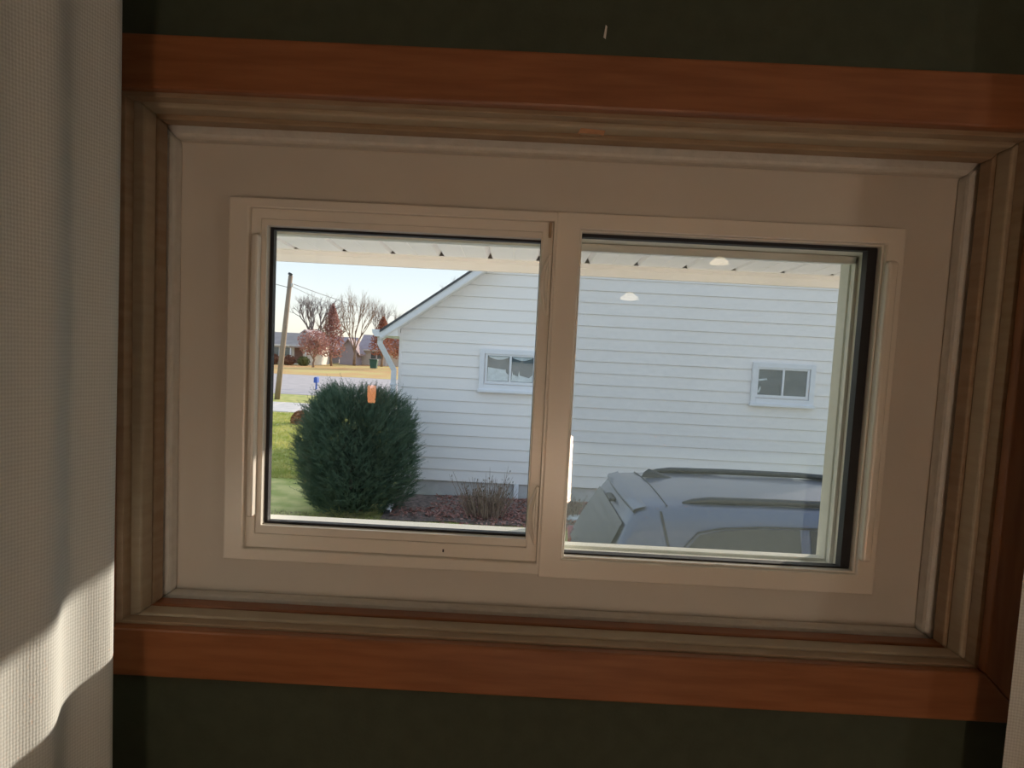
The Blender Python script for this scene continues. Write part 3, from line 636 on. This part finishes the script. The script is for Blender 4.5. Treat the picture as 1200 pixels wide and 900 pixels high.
# ================================================================== OUTSIDE: shrubs and litter
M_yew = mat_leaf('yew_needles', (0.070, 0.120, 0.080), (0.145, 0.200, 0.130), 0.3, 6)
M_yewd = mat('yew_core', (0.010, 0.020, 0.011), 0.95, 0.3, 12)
M_bark = mat('grey_bark', (0.14, 0.105, 0.085), 0.9, 0.25, 12)
M_twig = mat('dry_tan_stems', (0.36, 0.26, 0.19), 0.9, color2=(0.20, 0.13, 0.10), scale=9)
def yew(c, h, rx, ry):
    g = random.Random(11)
    o = thing('yew_shrub', (c[0], c[1], 0), 'large dark green yew shrub at the corner of the neighbouring house', 'shrub')
    def shape(t, a):                                  # radius factor over height and angle
        base = math.sin(math.pi*min(1, 0.16+0.80*t))**0.55 if t < 0.5 else (1-((t-0.5)/0.54)**2.3)**0.5 if t < 1.03 else 0
        return base*(1 + 0.09*math.sin(3*a+1) + 0.07*math.sin(5*a+t*7) + 0.05*math.sin(9*a+t*13))
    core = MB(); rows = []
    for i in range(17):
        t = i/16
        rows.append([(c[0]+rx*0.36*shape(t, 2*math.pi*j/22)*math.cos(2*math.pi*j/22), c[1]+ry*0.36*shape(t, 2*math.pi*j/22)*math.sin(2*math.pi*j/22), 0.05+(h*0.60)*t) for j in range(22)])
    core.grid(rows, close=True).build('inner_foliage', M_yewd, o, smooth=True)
    for k in range(4):
        a = k*1.6
        MB().tube([(c[0]+0.1*math.cos(a), c[1]+0.1*math.sin(a), 0), (c[0]+0.3*math.cos(a), c[1]+0.3*math.sin(a), 0.5), (c[0]+0.4*math.cos(a), c[1]+0.4*math.sin(a), 0.75)], [0.035, 0.028, 0.012], 7).build('stem', M_bark, o)
    fol = MB()
    for q in range(15000):
        t = g.uniform(0.0, 1.0)**0.85; a = g.uniform(0, 2*math.pi); s = shape(t, a); dep = 0.30 + 0.68*g.random()**0.55
        p = Vector((c[0]+rx*s*dep*math.cos(a), c[1]+ry*s*dep*math.sin(a), 0.03 + h*0.93*t*(0.72+0.28*dep)))
        out = Vector((math.cos(a), math.sin(a), 0.55 + 1.3*max(0, t-0.45) + g.uniform(-0.25, 0.5))).normalized()
        out = (out + Vector((g.uniform(-.7,.7), g.uniform(-.7,.7), g.uniform(-.3,.5)))).normalized()
        L = g.uniform(0.10, 0.20)*(1.0 if g.random() < 0.93 else 1.7)
        side = out.cross(Vector((g.uniform(-1,1), g.uniform(-1,1), g.uniform(-1,1)))).normalized(); oth = out.cross(side)
        fol.add([p-side*0.003, p+side*0.003, p+out*L], [(0,1,2)])
        for m_ in range(11):
            u = 0.12 + 0.86*m_/10; b = p + out*(L*u); sg = 1 if m_ % 2 else -1
            dr = (out*0.7 + side*sg*0.9 + oth*g.uniform(-0.5, 0.5)).normalized(); ln = 0.040*(1-0.45*u)
            wv = out.cross(dr).normalized()*0.0
            fol.add([b - out*0.0065, b + out*0.0065, b + dr*ln], [(0,1,2)])
    f = fol.build('foliage', M_yew, o, fix=False); tag(f, kind='stuff'); return o
yew((-2.52, 9.72), 2.06, 0.92, 0.80)

def dry_shrub(c, h, w, label, n, seed, group='dry twiggy shrubs by the wall'):
    g = random.Random(seed); o = thing('dry_shrub', (c[0], c[1], 0.03), label, 'shrub', group)
    m = MB(); lf = MB()
    for k in range(n):
        a = g.uniform(0, 2*math.pi); r = w*0.35*math.sqrt(g.random()); lean = g.uniform(0.05, 0.55)
        b = Vector((c[0]+r*math.cos(a), c[1]+r*math.sin(a)*0.8, 0.02)); L = h*g.uniform(0.45, 0.98)*(1.15 if g.random() < 0.12 else 0.85)
        d = Vector((math.cos(a)*lean, math.sin(a)*lean, 1)).normalized()
        p1 = b + d*L*0.5 + Vector((g.uniform(-.02,.02), g.uniform(-.02,.02), 0)); p2 = b + d*L + Vector((g.uniform(-.05,.05), g.uniform(-.05,.05), 0))
        m.tube([b, p1, p2], [0.006, 0.0045, 0.0015], 4, cap=False)
        for s_ in range(3):
            q = b + d*L*g.uniform(0.35, 0.9); e = q + Vector((g.uniform(-.07,.07), g.uniform(-.07,.07), g.uniform(0.02,.12)))
            m.tube([q, e], [0.003, 0.001], 3, cap=False)
            if g.random() < 0.5:
                s2 = Vector((g.uniform(-1,1), g.uniform(-1,1), g.uniform(-1,1))).normalized()*0.012
                lf.add([e-s2, e+Vector((0,0,0.018)), e+s2, e-Vector((0,0,0.018))], [(0,1,2,3)])
    tag(m.build('stems', M_twig, o, fix=False), kind='stuff')
    tag(lf.build('dead_leaves', mat_leaf('dead_leaf_green_brown', (0.10, 0.10, 0.06), (0.22, 0.13, 0.08), 0.2, 20), o, fix=False), kind='stuff')
dry_shrub((-0.43, 9.62), 0.74, 0.78, 'dry twiggy tan shrub in front of the grey foundation', 190, 4)
dry_shrub((0.78, 9.9), 0.45, 0.8, 'low dark dead shrub close behind the parked car', 90, 9)

def litter(name, label, cat, spots, m, size, seed, zf):
    g = random.Random(seed); b = MB()
    for (x0, x1, y0, y1, n) in spots:
        for k in range(n):
            p = Vector((g.uniform(x0, x1), g.uniform(y0, y1), 0)); p.z = zf(p) + g.uniform(0.0, 0.03)
            s = size*g.uniform(0.6, 1.3); nrm = Vector((g.uniform(-.8,.8), g.uniform(-.8,.8), 1)).normalized()
            u = nrm.cross(Vector((math.cos(k), math.sin(k), 0.1))).normalized(); v = nrm.cross(u)
            b.add([p-u*s, p-v*s*0.5+nrm*s*0.2, p+u*s, p+v*s*0.5+nrm*s*0.2], [(0,1,2),(0,2,3)])
    return tag(b.build(name, m, fix=False), label, cat, kind='stuff')
litter('fallen_leaves', 'reddish brown fallen leaves covering the mulch bed', 'leaves', [(-1.35,1.8,9.45,10.95,2600),(-1.9,-1.3,9.3,9.9,120),(-1.2,3.0,9.0,9.5,420)],
       mat_leaf('red_brown_leaf', (0.26, 0.10, 0.075), (0.55, 0.33, 0.28), 0.25, 25), 0.038, 5, lambda p: 0.045)
gr = MB(); g = random.Random(8)
for k in range(9000):
    x, y = g.uniform(-4.2, 1.6), g.uniform(8.35, 9.45); h_ = g.uniform(0.015, 0.05); a = g.uniform(0, 6.28)
    d = Vector((math.cos(a), math.sin(a), 0))*0.004; t_ = Vector((g.uniform(-.03,.03), g.uniform(-.03,.03), h_)); p = Vector((x, y, 0.0))
    gr.add([p-d, p+d, p+t_], [(0,1,2)])
tag(gr.build('near_grass', mat_leaf('straw_green_grass', (0.20, 0.19, 0.09), (0.46, 0.38, 0.26), 0.25, 4), fix=False), 'worn short grass in front of the mulch bed', 'grass', kind='stuff')
gr = MB()
for k in range(26000):
    y = 12.0 + 12.2*g.random()**1.3; x = g.uniform(-0.42*(y+0.9)-0.5, -0.20*(y+0.9)); h_ = g.uniform(0.03, 0.09); a = g.uniform(0, 6.28)
    d = Vector((math.cos(a), math.sin(a), 0))*0.010; t_ = Vector((g.uniform(-.05,.05), g.uniform(-.05,.05), h_)); p = Vector((x, y, 0.0))
    gr.add([p-d, p+d, p+t_], [(0,1,2)])
tag(gr.build('lawn_grass', mat_leaf('sunny_lawn_grass', (0.36, 0.42, 0.09), (0.66, 0.60, 0.22), 0.35, 1.5), fix=False), 'sunlit yellow green grass of the side lawn', 'grass', kind='stuff')
# downspout run-off extension lying by the yew
dx_ = thing('downspout_extension', (-1.96, 9.7, 0.0), 'white downspout extension lying on the ground beside the yew', 'downspout')
rect_tube(MB(), [(-1.95,9.56,0.055),(-1.99,10.05,0.10)], 0.10, 0.075).build('pipe', M_whitew, dx_, bevel=0.006)
MB().box(-1.995, -1.905, 9.533, 9.545, 0.025, 0.085).build('mouth', M_black, dx_)
tag(MB().lathe([(0.0,0.05),(0.11,0.045),(0.17,0.02),(0.19,0.0)], (1.02,9.75,0.05), 14).build('landscape_stone', mat('pale_stone', (0.5, 0.5, 0.48), 0.9, 0.2, 20), smooth=True), 'small pale stone in the mulch behind the car', 'stone')
# pile of raked leaves on the lawn
lp = MB(); rows = []
g = random.Random(21)
for i in range(9):
    t = i/8
    rows.append([(-6.95+(0.34*math.cos(t*math.pi/2)**0.8)*math.cos(a_)*(1+0.1*g.uniform(-1,1)), 21.0+0.30*math.cos(t*math.pi/2)**0.8*math.sin(a_), 0.40*math.sin(t*math.pi/2)*(1+0.06*g.uniform(-1,1))) for a_ in [2*math.pi*j/18 for j in range(18)]])
M_pile = mat_leaf('raked_leaf_colour', (0.30, 0.12, 0.07), (0.55, 0.30, 0.16), 0.1, 12)
lpo = thing('leaf_pile', (-6.95, 21.0, 0), 'raked pile of orange brown leaves on the side lawn', 'leaf pile')
lp.grid(rows, close=True).build('heap', M_pile, lpo)
lv = MB()
for k in range(500):
    t = g.random(); a_ = g.uniform(0, 6.28); rr = math.cos(t*math.pi/2)**0.8
    p = Vector((-6.95+0.36*rr*math.cos(a_), 21.0+0.32*rr*math.sin(a_), 0.42*math.sin(t*math.pi/2))); s = 0.045
    u = Vector((g.uniform(-1,1), g.uniform(-1,1), g.uniform(-1,1))).normalized(); v = u.cross(Vector((0.3, 0.5, 0.8))).normalized()
    lv.add([p-u*s, p-v*s*0.6, p+u*s, p+v*s*0.6], [(0,1,2,3)])
tag(lv.build('loose_leaves', M_pile, lpo, fix=False), kind='stuff')

# ================================================================== OUTSIDE: across the street
M_pole = mat('weathered_pole', (0.30, 0.22, 0.16), 0.9, 0.15, 6, stretch=(6, 6, 0.5))
pole = thing('utility_pole', (-10.95, 30.0, 0), 'leaning wooden utility pole beside the street', 'pole')
MB().tube([(-10.98,30,-0.1),(-10.75,30,2.6),(-10.49,30,5.60)], [0.125, 0.115, 0.095], 10).build('shaft', M_pole, pole, smooth=True)
MB().tube([(-10.52,29.98,5.62),(-10.485,30,5.70)], 0.10, 10).build('cap', M_black, pole)
MB().box(-10.46, -10.36, 29.93, 30.05, 5.1, 5.25).build('insulator', M_found, pole, bevel=0.02)
M_wire = mat('wire', (0.16, 0.16, 0.17), 0.6, 0.05, 5)
def wire(a, b, sag, nm, r=0.012):
    a, b = Vector(a), Vector(b)
    MB().tube([a.lerp(b, k/12) + Vector((0,0,-sag*4*(k/12)*(1-k/12))) for k in range(13)], r, 5).build(nm, M_wire, pole)
wire((-10.5,30,5.05), (-14.0,24.0,6.1), 0.1, 'wire', 0.014)
wire((-10.42,30,5.25), (-9.0,60.0,5.15), 0.25, 'wire', 0.016)
wire((-10.42,30,5.12), (-20.0,95.0,7.2), 0.5, 'wire', 0.012)

def bare_tree(name, loc, h, label, seed, spread=0.55, levels=5, trunk=0.16, split=0.28, foliage=None, fcount=0, fshape=None, group=None, bark=None, fsize=0.16, n0=4):
    g = random.Random(seed); o = thing(name, loc, label, 'tree', group); base = Vector(loc)
    tr = MB(); br = MB()
    ht = h*split
    tr.tube([base-Vector((0,0,0.1)), base+Vector((g.uniform(-.1,.1),g.uniform(-.1,.1),ht*0.5)), base+Vector((g.uniform(-.15,.15),0,ht))], [trunk*1.25, trunk, trunk*0.8], 8)
    def grow(p, d, L, r, lv):
        d2 = (d + Vector((g.uniform(-.18,.18), g.uniform(-.18,.18), g.uniform(0.0,.2)))).normalized()
        m_ = p + d*L*0.5; e = m_ + d2*L*0.5
        br.tube([p, m_, e], [r, r*0.8, r*0.6], 4 if lv > 1 else 3, cap=False)
        if lv <= 0: return
        k = 3 if lv > 2 else g.choice((2, 3))
        for q in range(k):
            a = g.uniform(0, 6.28); s = d2.cross(Vector((math.cos(a), math.sin(a), 0.3))).normalized()
            nd = (d2 + s*spread*g.uniform(0.5, 1.15) + Vector((0,0,0.10))).normalized()
            grow(p.lerp(e, g.uniform(0.55, 1.0)), nd, L*g.uniform(0.62, 0.84), r*0.58, lv-1)
    for q in range(n0):
        a = 6.28*q/n0 + g.uniform(-.4,.4)
        grow(base+Vector((0,0,ht*g.uniform(0.85,1.0))), Vector((math.cos(a)*spread, math.sin(a)*spread, 1)).normalized(), h*(1-split)*0.34, trunk*0.55, levels)
    tr.build('trunk', bark or M_bark, o, smooth=True); tag(br.build('branches', bark or M_bark, o, fix=False), kind='stuff')
    if foliage:
        f = MB()
        for k in range(fcount):
            p = base + fshape(g); s = fsize*g.uniform(0.6, 1.3)
            u = Vector((g.uniform(-1,1), g.uniform(-1,1), g.uniform(-1,1))).normalized(); v = u.cross(Vector((g.uniform(-1,1), g.uniform(-1,1), g.uniform(-1,1)))).normalized()
            f.add([p-u*s, p-v*s*0.5, p+u*s, p+v*s*0.5], [(0,1,2,3)])
        tag(f.build('foliage', foliage, o, fix=False), kind='stuff')
    return o
M_red = mat_leaf('russet_leaves', (0.34, 0.13, 0.09), (0.50, 0.25, 0.17), 0.4, 1.0)
M_pink = mat_leaf('rose_brown_leaves', (0.36, 0.17, 0.15), (0.50, 0.30, 0.26), 0.4, 1.0)
M_barkl = mat('tan_bark', (0.30, 0.20, 0.14), 0.9, 0.2, 4)
M_barkf = mat('far_grey_bark', (0.24, 0.19, 0.18), 0.9, 0.2, 4)
def cone(h0, h1, r):
    def f(g):
        t = g.random()**0.8; z = h0 + (h1-h0)*t; a = g.uniform(0, 6.28); rr = r*(1-t)**0.75*math.sqrt(g.random())*(0.9 if t > 0.12 else 0.6)
        return Vector((rr*math.cos(a), rr*math.sin(a), z))
    return f
def ball(c, r, rz):
    def f(g):
        v = Vector((g.gauss(0,1), g.gauss(0,1), g.gauss(0,1))).normalized()*(g.random()**0.4)
        return Vector((v.x*r, v.y*r, c + v.z*rz))
    return f
GT = 'trees across the street'
bare_tree('bare_tree', (-31.2, 102, 0), 11.2, 'tall bare tree with a rounded crown behind the left house', 31, 0.60, 5, 0.30, 0.30, group=GT, bark=M_barkf, n0=5)
bare_tree('russet_tree', (-22.9, 82, 0), 7.0, 'cone shaped russet tree standing on the far lawn', 32, 0.40, 4, 0.14, 0.25, M_pink, 2600, cone(1.0, 7.5, 2.2), GT, M_barkl, 0.15)
bare_tree('bare_tree', (-21.6, 88, 0), 10.0, 'bare forked tree with upright branches right of the russet cone tree', 33, 0.34, 5, 0.17, 0.2, group=GT, bark=M_barkl)
bare_tree('russet_tree', (-18.4, 90, 0), 5.8, 'rounded rust red tree in front of the white bungalow', 34, 0.55, 4, 0.16, 0.25, M_red, 2000, cone(1.5, 6.6, 2.5), GT, M_barkl, 0.16)
bare_tree('russet_tree', (-13.5, 78, 0), 4.5, 'small orange red tree beside the gutter of the neighbouring house', 35, 0.55, 4, 0.14, 0.25, M_red, 1500, ball(3.0, 2.0, 1.8), GT, M_barkl, 0.15)
bare_tree('russet_tree', (-22.7, 74, 0), 3.9, 'low rosy brown tree in front of the grey gabled house', 36, 0.6, 4, 0.12, 0.25, M_pink, 1300, ball(2.7, 1.8, 1.5), GT, M_barkl, 0.14)
bare_tree('bare_tree', (-17.5, 112, 0), 9.6, 'slender bare tree rising behind the rust red tree', 37, 0.36, 5, 0.18, 0.2, group=GT, bark=M_barkf)
bare_tree('bare_tree', (-14.0, 108, 0), 9.0, 'bare tree just left of the neighbouring roof edge', 38, 0.40, 5, 0.18, 0.2, group=GT, bark=M_barkf)
bare_tree('bare_tree', (-24.0, 118, 0), 11.5, 'faint bare tree between the rounded crown and the forked tree', 39, 0.36, 5, 0.2, 0.2, group=GT, bark=M_barkf)
bare_tree('bare_tree', (-3.4, 44, 0), 8.3, 'bare tree whose twigs rise behind the neighbouring roof', 40, 0.5, 5, 0.16, 0.3, group=GT, bark=M_barkf)

def shrubball(c, r, label, m, seed):
    g = random.Random(seed); o = thing('garden_shrub', c, label, 'shrub', 'shrubs by the far houses'); f = MB()
    core = MB().lathe([(r*0.8*math.sin(math.pi*k/8), r*0.75*(1-math.cos(math.pi*k/8))) for k in range(9)], c, 10).build('inner_foliage', m, o, smooth=True)
    for k in range(260):
        v = Vector((g.gauss(0,1), g.gauss(0,1), g.gauss(0,1))).normalized()*r; p = Vector(c)+Vector((v.x, v.y, r*0.8+v.z*0.85)); s = 0.16
        u = Vector((g.uniform(-1,1), g.uniform(-1,1), g.uniform(-1,1))).normalized(); w = u.cross(v).normalized()
        f.add([p-u*s, p-w*s*0.5, p+u*s, p+w*s*0.5], [(0,1,2,3)])
    tag(f.build('foliage', m, o, fix=False), kind='stuff')
M_gsh = mat_leaf('garden_green', (0.09, 0.12, 0.05), (0.20, 0.20, 0.08), 0.2, 2)
M_rsh = mat_leaf('garden_red', (0.20, 0.09, 0.06), (0.32, 0.16, 0.10), 0.2, 2)
shrubball((-28.4, 77.6, 0.02), 0.7, 'reddish shrub under the windows of the left house', M_rsh, 1)
shrubball((-26.6, 77.6, 0.02), 0.68, 'second reddish shrub, nearer the porch of the left house', M_rsh, 2)
shrubball((-24.9, 77.6, 0.02), 0.66, 'green shrub at the right corner of the left house', M_gsh, 3)

M_hw = mat('white_house_wall', (0.78, 0.74, 0.68), 0.8, 0.03, 1)
M_hg = mat('mauve_grey_wall', (0.44, 0.39, 0.43), 0.8, 0.03, 1)
M_roofb = mat('beige_brown_roof', (0.42, 0.34, 0.30), 0.9, 0.08, 1)
M_roofp = mat('rose_grey_roof', (0.42, 0.33, 0.34), 0.9, 0.08, 1)
def far_house(x0, x1, y0, y1, ze, zr, wall, roof, label, gable=None, wins=(), door=None, porch=None):
    o = thing('house', ((x0+x1)/2, y0, 0), label, 'house', 'houses across the street')
    MB().box(x0, x1, y0, y1, -0.1, ze).build('wall', wall, o)
    e = 0.45
    if gable == 'front':
        xm = (x0+x1)/2
        MB().prism([(x0,ze),(x1,ze),(xm,zr-0.2)], 'y', y0, y0+0.2).build('gable', wall, o)
        for xa, s in ((x0-e, 1), (x1+e, -1)):
            k = (zr-ze)/(xm-x0); MB().prism([(xa,ze-e*k),(xm,zr),(xm,zr-0.2),(xa,ze-e*k-0.2)], 'y', y0-e, y1+e).build('roof', roof, o)
    else:
        ym = (y0+y1)/2; hp = min((x1-x0)*0.28, 3.0) if gable == 'hip' else 0
        v = [(x0-e,y0-e,ze-0.1),(x1+e,y0-e,ze-0.1),(x1+e,y1+e,ze-0.1),(x0-e,y1+e,ze-0.1),(x0-e+hp,ym,zr),(x1+e-hp,ym,zr)]
        MB().add(v, [(0,1,5,4),(2,3,4,5),(1,2,5),(3,0,4),(0,3,2,1)]).build('roof', roof, o)
        MB().box(x0-e, x1+e, y0-e-0.05, y0-e, ze-0.3, ze-0.08).build('fascia', M_hw, o)
    for (wx, wz, ww, wh) in wins:
        f = MB().box(wx-ww/2-0.08, wx+ww/2+0.08, y0-0.06, y0, wz-wh/2-0.08, wz+wh/2+0.08).build('window', M_whitew, o)
        MB().box(wx-ww/2, wx+ww/2, y0-0.09, y0-0.05, wz-wh/2, wz+wh/2).build('pane', M_pane, f)
    if door:
        MB().box(door[0]-0.5, door[0]+0.5, y0-0.07, y0, 0.2, 2.2).build('door', mat('brown_door', (0.20, 0.10, 0.07), 0.6, 0.1, 4), o)
    if porch:
        xa, xb = porch
        MB().box(xa, xb, y0-1.6, y0, 2.05, 2.25).build('porch_roof', roof, o)
        for x in (xa+0.1, xb-0.1): MB().box(x-0.07, x+0.07, y0-1.5, y0-1.36, 0, 2.05).build('porch_post', M_whitew, o)
    return o
far_house(-33.5, -24.9, 81, 88, 2.45, 3.85, M_hw, M_roofb, 'white bungalow with a beige hipped roof left of the trees', 'hip', [(-27.9,1.5,0.9,1.0),(-29.6,1.5,1.2,1.0)], (-26.6,), (-27.2,-25.2))
far_house(-32.4, -26.2, 92, 100, 2.0, 4.5, M_hg, M_roofp, 'mauve grey house with a steep front gable behind the white bungalow', 'front', [(-29.9,2.9,0.5,0.9),(-29.2,2.9,0.5,0.9)])
far_house(-22.4, -15.6, 95, 102, 2.3, 4.3, M_hw, M_roofp, 'long white bungalow with a rosy roof beyond the rust red tree', None, [(-20.6,1.4,0.7,0.9),(-19.7,1.4,0.7,0.9)], (-16.5,), (-18.6,-15.9))
far_house(-24.3, -22.0, 91, 94.0, 2.1, 3.6, M_hg, M_roofp, 'small grey garage gable between the bare trees', 'front')
far_house(-29.5, -25.8, 103, 109, 2.3, 3.9, M_hw, M_roofp, 'pale house mostly hidden behind the russet cone tree', None, [(-26.6,1.4,0.7,0.8)])
# bin, mailbox
bn = thing('trash_bin', (-17.2, 79.5, 0.02), 'dark green wheeled trash bin on the far lawn', 'bin')
M_bin = mat('dark_green_plastic', (0.03, 0.10, 0.07), 0.5, 0.1, 5)
MB().prism([(-17.55,0.08),(-16.85,0.08),(-16.75,1.05),(-17.65,1.05)], 'y', 79.1, 79.9).build('tub', M_bin, bn, bevel=0.03)
MB().prism([(-17.7,1.05),(-16.7,1.05),(-16.75,1.15),(-17.65,1.15)], 'y', 79.0, 80.0).build('lid', M_bin, bn, bevel=0.02)
mbx = thing('mailbox', (-11.55, 37.9, 0.012), 'blue mailbox on a post by the street', 'mailbox')
M_blue = mat('blue_metal', (0.05, 0.12, 0.45), 0.4, 0.1, 5)
MB().box(-11.59, -11.51, 37.86, 37.94, 0.0, 0.40).build('post', M_blue, mbx)
MB().prism([(-11.65,0.40),(-11.45,0.40),(-11.45,0.66),(-11.48,0.71),(-11.55,0.73),(-11.62,0.71),(-11.65,0.66)], 'y', 37.7, 38.1).build('box', M_blue, mbx, bevel=0.01)
